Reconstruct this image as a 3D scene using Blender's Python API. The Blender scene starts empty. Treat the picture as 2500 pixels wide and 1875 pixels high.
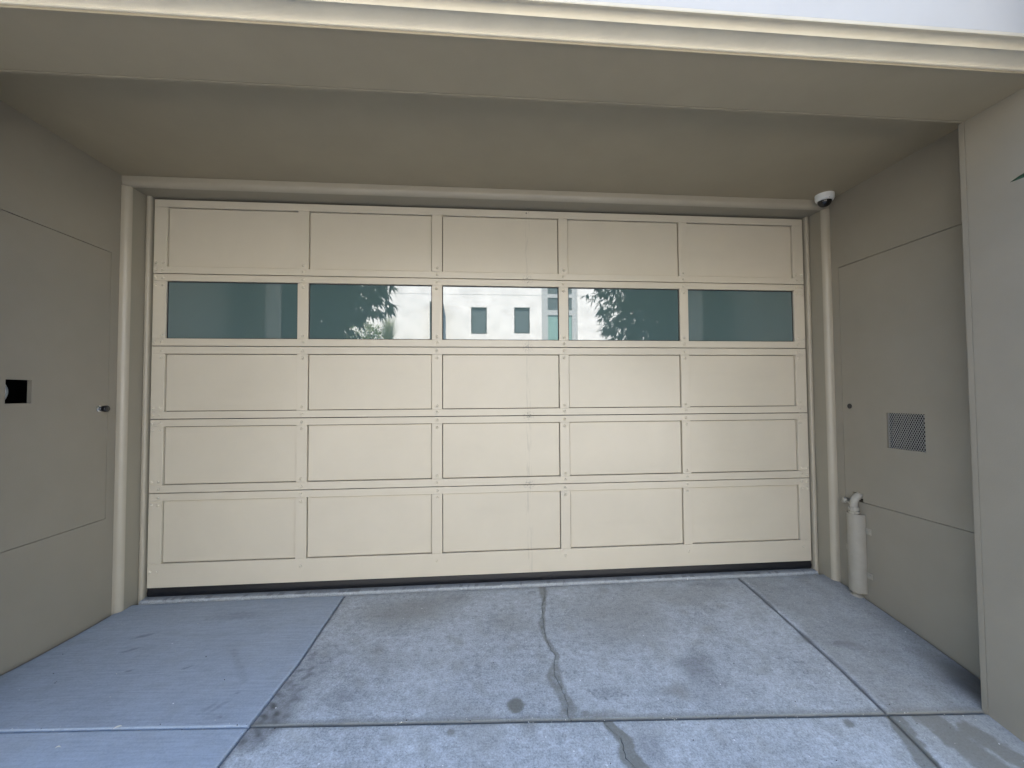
import bpy, bmesh, math, random
from mathutils import Vector, Matrix, Euler, noise
random.seed(7)
R = math.radians
S = bpy.context.scene
COL = S.collection

# ------------------------------------------------------------------ camera
cam = bpy.data.cameras.new("camera")
cam.sensor_width = 36.0
cam.lens = 36.0 * 1002.09 / 2500.0
cam.clip_start = 0.02
cam.clip_end = 500
co = bpy.data.objects.new("camera", cam)
COL.objects.link(co)
yaw, pit, rol = R(4.7203), R(1.7655), R(-0.3574)
f = Vector((math.sin(yaw) * math.cos(pit), math.cos(yaw) * math.cos(pit), math.sin(pit)))
r = Vector((math.cos(yaw), -math.sin(yaw), 0))
u = r.cross(f)
r2 = r * math.cos(rol) + u * math.sin(rol)
u2 = -r * math.sin(rol) + u * math.cos(rol)
m = Matrix(((r2.x, u2.x, -f.x), (r2.y, u2.y, -f.y), (r2.z, u2.z, -f.z))).to_4x4()
m.translation = Vector((-0.1644, -3.0607, 1.3016))
co.matrix_world = m
S.camera = co

# ------------------------------------------------------------------ light
SUN_EL, SUN_AZ = 55.0, -14.0
w = bpy.data.worlds.new("World")
S.world = w
w.use_nodes = True
nt = w.node_tree
nt.nodes.clear()
sky = nt.nodes.new("ShaderNodeTexSky")
sky.sky_type = 'NISHITA'
sky.sun_disc = False
sky.sun_elevation = R(SUN_EL)
sky.sun_rotation = R(SUN_AZ)
sky.air_density = 1.0
sky.dust_density = 0.3
sky.ozone_density = 4.0
bg = nt.nodes.new("ShaderNodeBackground")
bg.inputs[1].default_value = 0.15
wo = nt.nodes.new("ShaderNodeOutputWorld")
nt.links.new(sky.outputs[0], bg.inputs[0])
nt.links.new(bg.outputs[0], wo.inputs[0])
sl = bpy.data.lights.new("sun", 'SUN')
sl.energy = 5.0
sl.angle = R(0.55)
sl.color = (1.0, 0.90, 0.74)
so = bpy.data.objects.new("sun", sl)
COL.objects.link(so)
sd = Vector((math.sin(R(SUN_AZ)) * math.cos(R(SUN_EL)), math.cos(R(SUN_AZ)) * math.cos(R(SUN_EL)), math.sin(R(SUN_EL))))
so.rotation_euler = (-sd).to_track_quat('-Z', 'Y').to_euler()
so.location = (0, 20, 30)

S.view_settings.view_transform = 'Standard'
S.view_settings.look = 'None'
S.view_settings.gamma = 1.0
S.view_settings.use_curve_mapping = False
S.view_settings.exposure = 2.42
S.render.engine = 'CYCLES'
try:
    S.cycles.max_bounces = 12
    S.cycles.diffuse_bounces = 7
    S.cycles.glossy_bounces = 4
except Exception:
    pass


# ------------------------------------------------------------------ materials
def mat(name, col, rough=0.6, spec=0.5, **kw):
    """procedural material. kw: mottle (amount, scale), bump (strength, scale, dist), metal, ior, coat"""
    M = bpy.data.materials.new(name)
    M.use_nodes = True
    t = M.node_tree
    b = t.nodes["Principled BSDF"]
    b.inputs["Base Color"].default_value = (*col, 1)
    b.inputs["Roughness"].default_value = rough
    b.inputs["Specular IOR Level"].default_value = spec
    if 'ior' in kw:
        b.inputs["IOR"].default_value = kw['ior']
    if 'metal' in kw:
        b.inputs["Metallic"].default_value = kw['metal']
    geo = t.nodes.new("ShaderNodeNewGeometry")
    if 'mottle' in kw:
        amt, sc = kw['mottle'][:2]
        stretch = kw.get('stretch', (1, 1, 1))
        mp = t.nodes.new("ShaderNodeMapping")
        mp.inputs["Scale"].default_value = stretch
        t.links.new(geo.outputs["Position"], mp.inputs[0])
        n = t.nodes.new("ShaderNodeTexNoise")
        n.inputs["Scale"].default_value = sc
        n.inputs["Detail"].default_value = 6
        n.inputs["Roughness"].default_value = 0.62
        t.links.new(mp.outputs[0], n.inputs["Vector"])
        mr = t.nodes.new("ShaderNodeMapRange")
        mr.inputs[1].default_value = 0.3
        mr.inputs[2].default_value = 0.7
        mr.inputs[3].default_value = 1 - amt
        mr.inputs[4].default_value = 1 + amt
        t.links.new(n.outputs[0], mr.inputs[0])
        mx = t.nodes.new("ShaderNodeVectorMath")
        mx.operation = 'SCALE'
        mx.inputs[0].default_value = col
        t.links.new(mr.outputs[0], mx.inputs["Scale"])
        t.links.new(mx.outputs[0], b.inputs["Base Color"])
        M['mot'] = mx.name
        # roughness follows the mottling a little
        mr2 = t.nodes.new("ShaderNodeMapRange")
        mr2.inputs[1].default_value = 0.3
        mr2.inputs[2].default_value = 0.7
        mr2.inputs[3].default_value = max(0.02, rough - 0.08)
        mr2.inputs[4].default_value = min(1, rough + 0.08)
        t.links.new(n.outputs[0], mr2.inputs[0])
        if rough > 0.15 and not kw.get('even'):
            t.links.new(mr2.outputs[0], b.inputs["Roughness"])
    if 'bump' in kw:
        st, sc, di = kw['bump']
        n = t.nodes.new("ShaderNodeTexNoise")
        n.inputs["Scale"].default_value = sc
        n.inputs["Detail"].default_value = 4
        mp = t.nodes.new("ShaderNodeMapping")
        mp.inputs["Scale"].default_value = kw.get('bstretch', (1, 1, 1))
        t.links.new(geo.outputs["Position"], mp.inputs[0])
        t.links.new(mp.outputs[0], n.inputs["Vector"])
        bp = t.nodes.new("ShaderNodeBump")
        bp.inputs["Strength"].default_value = st
        bp.inputs["Distance"].default_value = di
        t.links.new(n.outputs[0], bp.inputs["Height"])
        t.links.new(bp.outputs[0], b.inputs["Normal"])
    return M


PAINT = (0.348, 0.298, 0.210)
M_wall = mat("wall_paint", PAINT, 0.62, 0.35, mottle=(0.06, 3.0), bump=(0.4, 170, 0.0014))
M_side = mat("wall_paint_shaded", (0.262, 0.235, 0.186), 0.60, 0.35, mottle=(0.06, 3.0), bump=(0.4, 170, 0.0014))  # same wall paint, darkened to imitate the dimmer light on side walls
M_trim = mat("trim_paint", (0.275, 0.25, 0.195), 0.5, 0.4, mottle=(0.03, 5), bump=(0.18, 300, 0.0006))
M_bead = mat("trim_paint_lit", (0.385, 0.345, 0.27), 0.38, 0.5, mottle=(0.03, 5), bump=(0.18, 300, 0.0006))  # trim paint lightened to imitate light on the street-facing beads
M_door = mat("door_paint", (0.54, 0.488, 0.39), 0.33, 0.65, even=True, mottle=(0.028, 3.0), bump=(0.2, 260, 0.0005), bstretch=(0.35, 1, 1))
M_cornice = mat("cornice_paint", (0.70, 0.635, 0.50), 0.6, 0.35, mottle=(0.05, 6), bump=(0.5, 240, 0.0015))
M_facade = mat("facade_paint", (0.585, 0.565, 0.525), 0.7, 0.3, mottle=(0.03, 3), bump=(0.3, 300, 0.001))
M_dark = mat("cabinet_dark", (0.012, 0.012, 0.016), 0.8, 0.2, mottle=(0.3, 9))
M_rubber = mat("rubber_seal", (0.006, 0.0065, 0.009), 0.5, 0.4, mottle=(0.3, 14), bump=(0.4, 60, 0.002))
M_pipe = mat("painted_pipe", (0.36, 0.335, 0.28), 0.48, 0.45, mottle=(0.08, 18), bump=(0.5, 70, 0.002))
M_guard = mat("painted_guard", (0.31, 0.285, 0.235), 0.5, 0.45, mottle=(0.06, 14), bump=(0.3, 120, 0.001))
M_white = mat("white_plastic", (0.78, 0.79, 0.77), 0.35, 0.5, mottle=(0.02, 30))
M_black = mat("black_plastic", (0.01, 0.01, 0.012), 0.12, 0.6)
M_chrome = mat("chrome", (0.75, 0.76, 0.78), 0.15, 0.5, metal=1.0)
M_mesh = mat("galvanised_mesh", (0.42, 0.42, 0.40), 0.5, 0.4, metal=0.2)
M_meter = mat("meter_grey", (0.42, 0.44, 0.45), 0.4, 0.5, mottle=(0.1, 20))
M_stucco = mat("white_stucco", (0.76, 0.76, 0.755), 0.85, 0.2, mottle=(0.13, 1.9), bump=(0.4, 60, 0.004))
M_frame = mat("dark_window_frame", (0.025, 0.028, 0.03), 0.4, 0.5)
M_glassdark = mat("window_glass", (0.09, 0.115, 0.125), 0.03, 0.8, ior=1.7)
M_glassgreen = mat("green_glass", (0.22, 0.36, 0.34), 0.05, 0.8, ior=1.6, mottle=(0.05, 2))
M_asphalt = mat("street_concrete", (0.26, 0.25, 0.235), 0.9, 0.3, mottle=(0.2, 6), bump=(0.6, 150, 0.005))
M_walk = mat("sidewalk_concrete", (0.42, 0.41, 0.39), 0.85, 0.3, mottle=(0.1, 4), bump=(0.4, 120, 0.002))
M_bark = mat("bark", (0.12, 0.09, 0.065), 0.9, 0.2, mottle=(0.3, 12), bump=(0.8, 40, 0.01))
M_soil = mat("soil", (0.05, 0.035, 0.025), 0.95, 0.1, mottle=(0.3, 10))
M_petal = mat("petal", (0.75, 0.74, 0.66), 0.6, 0.3, mottle=(0.08, 60))
M_lens = mat("smoked_dome", (0.004, 0.004, 0.005), 0.03, 0.6, ior=1.55)


def leafmat(name, col, trans=0.25):
    M = mat(name, col, 0.42, 0.45, mottle=(0.35, 7))
    t = M.node_tree
    b = t.nodes["Principled BSDF"]
    tr = t.nodes.new("ShaderNodeBsdfTranslucent")
    tr.inputs[0].default_value = (col[0] * 1.4, col[1] * 1.6, col[2] * 0.6, 1)
    ms = t.nodes.new("ShaderNodeMixShader")
    ms.inputs[0].default_value = trans
    o = t.nodes["Material Output"]
    t.links.new(b.outputs[0], ms.inputs[1])
    t.links.new(tr.outputs[0], ms.inputs[2])
    t.links.new(ms.outputs[0], o.inputs[0])
    return M


M_leaf = leafmat("leaf_dark_green", (0.035, 0.06, 0.025), 0.12)
M_leaf2 = leafmat("leaf_yellow_green", (0.12, 0.16, 0.04))
M_leaf3 = leafmat("leaf_blue_green", (0.02, 0.05, 0.03))
M_grass = leafmat("pampas_blade", (0.20, 0.22, 0.14))

# door glass: tinted teal back-painted panes with a clear reflecting front
M_pane = mat("teal_door_glass", (0.088, 0.142, 0.145), 0.012, 0.9, ior=1.9, bump=(0.012, 1.4, 0.01))


# door paint: vertical dirt run down the middle of the door
def add_door_dirt(M):
    t = M.node_tree
    b = t.nodes["Principled BSDF"]
    src = t.nodes[M['mot']]
    geo = t.nodes.new("ShaderNodeNewGeometry")
    sep = t.nodes.new("ShaderNodeSeparateXYZ")
    t.links.new(geo.outputs["Position"], sep.inputs[0])

    def mth(op, a, bb=None, clamp=False):
        n = t.nodes.new("ShaderNodeMath")
        n.operation = op
        n.use_clamp = clamp
        for i, v in enumerate((a, bb)):
            if v is None:
                continue
            if isinstance(v, (int, float)):
                n.inputs[i].default_value = v
            else:
                t.links.new(v, n.inputs[i])
        return n.outputs[0]

    def nz(scale, st, detail=4):
        mp = t.nodes.new("ShaderNodeMapping")
        mp.inputs["Scale"].default_value = st
        t.links.new(geo.outputs["Position"], mp.inputs[0])
        n = t.nodes.new("ShaderNodeTexNoise")
        n.inputs["Scale"].default_value = scale
        n.inputs["Detail"].default_value = detail
        t.links.new(mp.outputs[0], n.inputs["Vector"])
        return n.outputs[0]
    # run
    wob = mth('MULTIPLY', mth('SUBTRACT', nz(3, (0.01, 1, 1)), 0.5), 0.05)
    dx = mth('ABSOLUTE', mth('SUBTRACT', mth('SUBTRACT', sep.outputs[0], 0.215), wob))
    band = mth('SUBTRACT', 1.0, mth('DIVIDE', dx, 0.03), True)
    pat = mth('MULTIPLY', mth('SUBTRACT', nz(9, (9, 1, 0.8)), 0.50), 5.0, True)
    run = mth('MULTIPLY', mth('MULTIPLY', band, pat), 0.42)
    # faint dust above the horizontal ledges
    dust = mth('MULTIPLY', mth('SUBTRACT', nz(2.2, (0.6, 1, 3.5), 8), 0.55), 1.4, True)
    dust = mth('MULTIPLY', dust, 0.16)
    spots = None
    for zc in (2.185, 1.672, 1.159, .646):
        dz = mth('SUBTRACT', 1.0, mth('DIVIDE', mth('ABSOLUTE', mth('SUBTRACT', sep.outputs[2], zc)), .045), True)
        spots = dz if spots is None else mth('MAXIMUM', spots, dz)
    near = mth('SUBTRACT', 1.0, mth('DIVIDE', mth('ABSOLUTE', mth('SUBTRACT', sep.outputs[0], 0.212)), 0.05), True)
    sp2 = mth('MULTIPLY', mth('MULTIPLY', spots, near), mth('MULTIPLY', mth('SUBTRACT', nz(70, (1, 1, 1.5)), 0.5), 9.0, True))
    run = mth('MAXIMUM', run, mth('MULTIPLY', sp2, 1.3, True))
    tot = mth('MAXIMUM', run, dust)
    mx = t.nodes.new("ShaderNodeMix")
    mx.data_type = 'RGBA'
    t.links.new(tot, mx.inputs[0])
    t.links.new(src.outputs[0], mx.inputs[6])
    mx.inputs[7].default_value = (0.16, 0.15, 0.13, 1)
    t.links.new(mx.outputs[2], b.inputs["Base Color"])


add_door_dirt(M_door)


def concrete(name, col, rough_amt, line=0.5):
    """slab concrete: broom lines, pits, sparkle grains and vertex-attribute stains"""
    M = bpy.data.materials.new(name)
    M.use_nodes = True
    t = M.node_tree
    b = t.nodes["Principled BSDF"]
    b.inputs["Specular IOR Level"].default_value = 0.35
    geo = t.nodes.new("ShaderNodeNewGeometry")

    def lk(v, s):
        if isinstance(v, (int, float)):
            s.default_value = v
        else:
            t.links.new(v, s)

    def mth(op, a, bb=None, clamp=False):
        n = t.nodes.new("ShaderNodeMath")
        n.operation = op
        n.use_clamp = clamp
        lk(a, n.inputs[0])
        if bb is not None:
            lk(bb, n.inputs[1])
        return n.outputs[0]

    def nz(scale, st=(1, 1, 1), detail=5, rg=0.6):
        mp = t.nodes.new("ShaderNodeMapping")
        mp.inputs["Scale"].default_value = st
        t.links.new(geo.outputs["Position"], mp.inputs[0])
        n = t.nodes.new("ShaderNodeTexNoise")
        n.inputs["Scale"].default_value = scale
        n.inputs["Detail"].default_value = detail
        n.inputs["Roughness"].default_value = rg
        t.links.new(mp.outputs[0], n.inputs["Vector"])
        return n.outputs[0]
    cloud = nz(2.6, detail=7, rg=0.65)
    med = nz(26, detail=8, rg=0.75)
    fine = nz(120, detail=5, rg=0.85)
    broom = nz(60, (0.10, 1.6, 1), 4)
    v = mth('ADD', mth('MULTIPLY', mth('SUBTRACT', cloud, 0.5), 0.50 * rough_amt), 1.0)
    v = mth('ADD', v, mth('MULTIPLY', mth('SUBTRACT', med, 0.5), 0.95 * rough_amt))
    v = mth('ADD', v, mth('MULTIPLY', mth('SUBTRACT', fine, 0.5), 1.7 * rough_amt))
    v = mth('ADD', v, mth('MULTIPLY', mth('SUBTRACT', broom, 0.5), 0.42 * line))
    # dark pits and specks
    pit = mth('MULTIPLY', mth('SUBTRACT', nz(120, (1, 1.1, 1), 5), 0.64), 9.0, True)
    v = mth('MULTIPLY', v, mth('SUBTRACT', 1.0, mth('MULTIPLY', pit, 0.5 * rough_amt)))
    sc = t.nodes.new("ShaderNodeVectorMath")
    sc.operation = 'SCALE'
    sc.inputs[0].default_value = col
    t.links.new(v, sc.inputs["Scale"])
    cur = sc.outputs[0]
    for att, c2 in (("dirt_shade", (0.055, 0.057, 0.065)), ("oil", (0.15, 0.15, 0.12)), ("film", (0.225, 0.22, 0.19))):
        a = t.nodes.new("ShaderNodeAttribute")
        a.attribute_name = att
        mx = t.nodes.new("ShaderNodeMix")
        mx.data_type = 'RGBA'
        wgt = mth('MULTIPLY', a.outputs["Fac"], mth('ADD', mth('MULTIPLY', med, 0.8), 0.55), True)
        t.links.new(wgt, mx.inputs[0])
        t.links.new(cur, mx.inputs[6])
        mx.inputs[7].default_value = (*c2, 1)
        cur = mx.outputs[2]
    # pale grit grains
    vo = t.nodes.new("ShaderNodeTexVoronoi")
    vo.inputs["Scale"].default_value = 17
    vo.inputs["Randomness"].default_value = 1
    t.links.new(geo.outputs["Position"], vo.inputs["Vector"])
    sx = t.nodes.new("ShaderNodeSeparateColor")
    t.links.new(vo.outputs["Color"], sx.inputs[0])
    gr = mth('MULTIPLY', mth('LESS_THAN', vo.outputs["Distance"], 0.055), mth('GREATER_THAN', sx.outputs[0], 0.72 if rough_amt > 0.5 else 0.95))
    mx = t.nodes.new("ShaderNodeMix")
    mx.data_type = 'RGBA'
    t.links.new(gr, mx.inputs[0])
    t.links.new(cur, mx.inputs[6])
    mx.inputs[7].default_value = (0.85, 0.87, 0.88, 1)
    t.links.new(mx.outputs[2], b.inputs["Base Color"])
    b.inputs["Roughness"].default_value = 0.78
    h = mth('ADD', mth('MULTIPLY', fine, 0.6), mth('MULTIPLY', broom, 0.7 * line))
    h = mth('ADD', h, mth('MULTIPLY', med, 0.5))
    bp = t.nodes.new("ShaderNodeBump")
    bp.inputs["Strength"].default_value = 0.35
    bp.inputs["Distance"].default_value = 0.002
    t.links.new(h, bp.inputs["Height"])
    t.links.new(bp.outputs[0], b.inputs["Normal"])
    return M


M_slab_old = concrete("old_concrete", (0.425, 0.46, 0.49), 1.4, 0.8)
M_slab_new = concrete("newer_concrete", (0.35, 0.405, 0.475), 0.42, 1.1)


# ------------------------------------------------------------------ helpers
def finish(name, bm, M, parent=None, smooth=False, **pr):
    me = bpy.data.meshes.new(name)
    bmesh.ops.recalc_face_normals(bm, faces=bm.faces)
    bm.to_mesh(me)
    bm.free()
    return link(name, me, M, parent, smooth, **pr)


def link(name, me, M, parent=None, smooth=False, **pr):
    if M is not None and not me.materials:
        me.materials.append(M)
    if smooth:
        for p in me.polygons:
            p.use_smooth = True
    o = bpy.data.objects.new(name, me)
    COL.objects.link(o)
    if parent is not None:
        o.parent = parent
    for k, v in pr.items():
        o[k] = v
    return o


def thing(name, label, cat, loc=(0, 0, 0), group=None, kind=None):
    o = bpy.data.objects.new(name, None)
    COL.objects.link(o)
    o.location = loc
    o.empty_display_size = 0.1
    if label:
        o['label'] = label
    if cat:
        o['category'] = cat
    if group:
        o['group'] = group
    if kind:
        o['kind'] = kind
    return o


def box(bm, x0, x1, y0, y1, z0, z1, bev=0.0, seg=1, edges=None):
    r_ = bmesh.ops.create_cube(bm, size=1)
    vs = r_['verts']
    for v in vs:
        v.co = Vector(((x0 + x1) / 2 + v.co.x * (x1 - x0), (y0 + y1) / 2 + v.co.y * (y1 - y0), (z0 + z1) / 2 + v.co.z * (z1 - z0)))
    if bev > 0:
        es = list({e for v in vs for e in v.link_edges})
        if edges:
            es = [e for e in es if edges(e)]
        bmesh.ops.bevel(bm, geom=es, offset=bev, segments=seg, profile=0.5, affect='EDGES')


def obox(name, M, parent, *a, bev=0.0, seg=1, edges=None, origin=None, **pr):
    bm = bmesh.new()
    box(bm, *a, bev=bev, seg=seg, edges=edges)
    return finish(name, bm, M, parent, **pr)


def plate(bm, fn, us, vs, holes, th, flip=False):
    """slab with rectangular openings. fn(u, v, depth) -> world point; depth 0 = visible face"""
    us = sorted(set(us + [h[0] for h in holes] + [h[1] for h in holes]))
    vs = sorted(set(vs + [h[2] for h in holes] + [h[3] for h in holes]))
    full = {}
    for i in range(len(us) - 1):
        for j in range(len(vs) - 1):
            cu, cv = (us[i] + us[i + 1]) / 2, (vs[j] + vs[j + 1]) / 2
            full[i, j] = not any(h[0] < cu < h[1] and h[2] < cv < h[3] for h in holes)
    cache = {}

    def V(i, j, d):
        k = (i, j, d)
        if k not in cache:
            cache[k] = bm.verts.new(fn(us[i], vs[j], th * d))
        return cache[k]
    for (i, j), ok in full.items():
        if not ok:
            continue
        for d in (0, 1):
            bm.faces.new([V(i, j, d), V(i + 1, j, d), V(i + 1, j + 1, d), V(i, j + 1, d)])
        for di, dj, a, b in ((-1, 0, (0, 0), (0, 1)), (1, 0, (1, 0), (1, 1)), (0, -1, (0, 0), (1, 0)), (0, 1, (0, 1), (1, 1))):
            if not full.get((i + di, j + dj), False):
                p, q = (i + a[0], j + a[1]), (i + b[0], j + b[1])
                bm.faces.new([V(*p, 0), V(*q, 0), V(*q, 1), V(*p, 1)])


def cyl(bm, c, axis, r0, r1, h, n=24, cap=True):
    q = Vector((0, 0, 1)).rotation_difference(Vector(axis).normalized())
    mt = Matrix.Translation(Vector(c) + Vector(axis).normalized() * h / 2) @ q.to_matrix().to_4x4()
    bmesh.ops.create_cone(bm, cap_ends=cap, segments=n, radius1=r0, radius2=r1, depth=h, matrix=mt)


def lathe(bm, c, axis, prof, n=32):
    """prof: list of (radius, height along axis)"""
    q = Vector((0, 0, 1)).rotation_difference(Vector(axis).normalized())
    rings = []
    for rr, h in prof:
        ring = []
        if rr < 1e-6:
            ring = [bm.verts.new(Vector(c) + q @ Vector((0, 0, h)))]
        else:
            for k in range(n):
                a = 2 * math.pi * k / n
                ring.append(bm.verts.new(Vector(c) + q @ Vector((rr * math.cos(a), rr * math.sin(a), h))))
        rings.append(ring)
    for A, B in zip(rings, rings[1:]):
        for k in range(n):
            k2 = (k + 1) % n
            if len(A) == 1 and len(B) > 1:
                bm.faces.new([A[0], B[k], B[k2]])
            elif len(B) == 1 and len(A) > 1:
                bm.faces.new([A[k], B[0], A[k2]])
            elif len(A) > 1:
                bm.faces.new([A[k], B[k], B[k2], A[k2]])


def tube(bm, pts, rad, n=14, caps=True):
    rad = rad if isinstance(rad, (list, tuple)) else [rad] * len(pts)
    pts = [Vector(p) for p in pts]
    rings = []
    up = Vector((0.13, 0.31, 0.94)).normalized()
    for i, p in enumerate(pts):
        d = (pts[min(i + 1, len(pts) - 1)] - pts[max(i - 1, 0)]).normalized()
        a = d.cross(up)
        if a.length < 1e-3:
            a = d.cross(Vector((1, 0, 0)))
        a.normalize()
        b = d.cross(a)
        rings.append([bm.verts.new(p + (a * math.cos(2 * math.pi * k / n) + b * math.sin(2 * math.pi * k / n)) * rad[i]) for k in range(n)])
    for A, B in zip(rings, rings[1:]):
        for k in range(n):
            bm.faces.new([A[k], A[(k + 1) % n], B[(k + 1) % n], B[k]])
    if caps:
        bm.faces.new(rings[0][::-1])
        bm.faces.new(rings[-1])


def extrude_x(bm, prof, x0, x1):
    """closed profile of (y, z) swept along X"""
    A = [bm.verts.new((x0, y, z)) for y, z in prof]
    B = [bm.verts.new((x1, y, z)) for y, z in prof]
    n = len(prof)
    for i in range(n):
        j = (i + 1) % n
        bm.faces.new([A[i], A[j], B[j], B[i]])
    bm.faces.new(A[::-1])
    bm.faces.new(B)


# ------------------------------------------------------------------ ground
def fz(x, y):
    zj = -.1355 - .0509 * max(-4, min(4, x))
    if y > -1.205:
        t = max(0.0, (-y - .05) / 1.155)
        return -.08 + (zj + .08) * t ** (1.3 + .4 * max(0, -x))
    d = min(-1.205 - y, 1.5)
    return zj - (.09 + .04 * max(-2.5, min(2.6, x))) * d


def polyx(pts):
    pts = sorted(pts, key=lambda p: p[1])

    def g(y):
        if y <= pts[0][1]:
            return pts[0][0]
        for a, b in zip(pts, pts[1:]):
            if a[1] <= y <= b[1]:
                t = (y - a[1]) / max(1e-9, b[1] - a[1])
                return a[0] + (b[0] - a[0]) * t
        return pts[-1][0]
    return g


CR1 = [(0.299, 0.02), (0.302, -0.132), (0.284, -0.22), (0.251, -0.32), (0.23, -0.519), (0.225, -0.645), (0.236, -0.746), (0.255, -0.793), (0.231, -0.862), (0.221, -0.939), (0.237, -1.022), (0.248, -1.102), (0.248, -1.14), (0.234, -1.167), (0.238, -1.215)]
CR2 = [(0.39, -1.20), (0.396, -1.227), (0.411, -1.256), (0.444, -1.299), (0.433, -1.34), (0.433, -1.379), (0.452, -1.419), (0.50, -1.7), (0.47, -2.3), (0.62, -3.0), (0.6, -4.4)]
cr1, cr2 = polyx(CR1), polyx(CR2)


def jag(y, amp, s):
    return amp * (noise.noise(Vector((y * 38, s, 0))) + 0.6 * noise.noise(Vector((y * 110, s, 5))))


def crack1(y): return cr1(y) + jag(y, .010, 1)
def crack2(y): return cr2(y) + jag(y, .010, 2)


J1 = polyx([(-1.100, 0.1), (-1.101, -0.78), (-1.131, -1.21), (-1.148, -1.389), (-1.25, -2.5), (-1.4, -4.4)])
J2 = polyx([(1.79, 0.1), (1.783, -0.659), (1.785, -0.943), (1.776, -1.2), (1.755, -1.446), (1.70, -4.4)])


def sst(a, b, v):
    t = max(0, min(1, (v - a) / (b - a)))
    return t * t * (3 - 2 * t)


def nn(x, y, s, seed=0):
    return noise.noise(Vector((x * s, y * s, seed)))


def blob(x, y, cx, cy, rx, ry=None, ang=0, soft=0.35, wob=0.25, ws=18):
    ry = ry or rx
    if abs(x - cx) > 2 * max(rx, ry) or abs(y - cy) > 2 * max(rx, ry):
        return 0
    dx, dy = x - cx, y - cy
    c, s = math.cos(ang), math.sin(ang)
    u_, v_ = (dx * c + dy * s) / rx, (-dx * s + dy * c) / ry
    d = math.hypot(u_, v_) + wob * nn(x, y, ws, 3)
    return 1 - sst(1 - soft, 1 + soft * 0.4, d)


def seg_d(x, y, ax, ay, bx, by):
    vx, vy = bx - ax, by - ay
    t = max(0, min(1, ((x - ax) * vx + (y - ay) * vy) / (vx * vx + vy * vy)))
    return math.hypot(x - ax - vx * t, y - ay - vy * t), t


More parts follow.
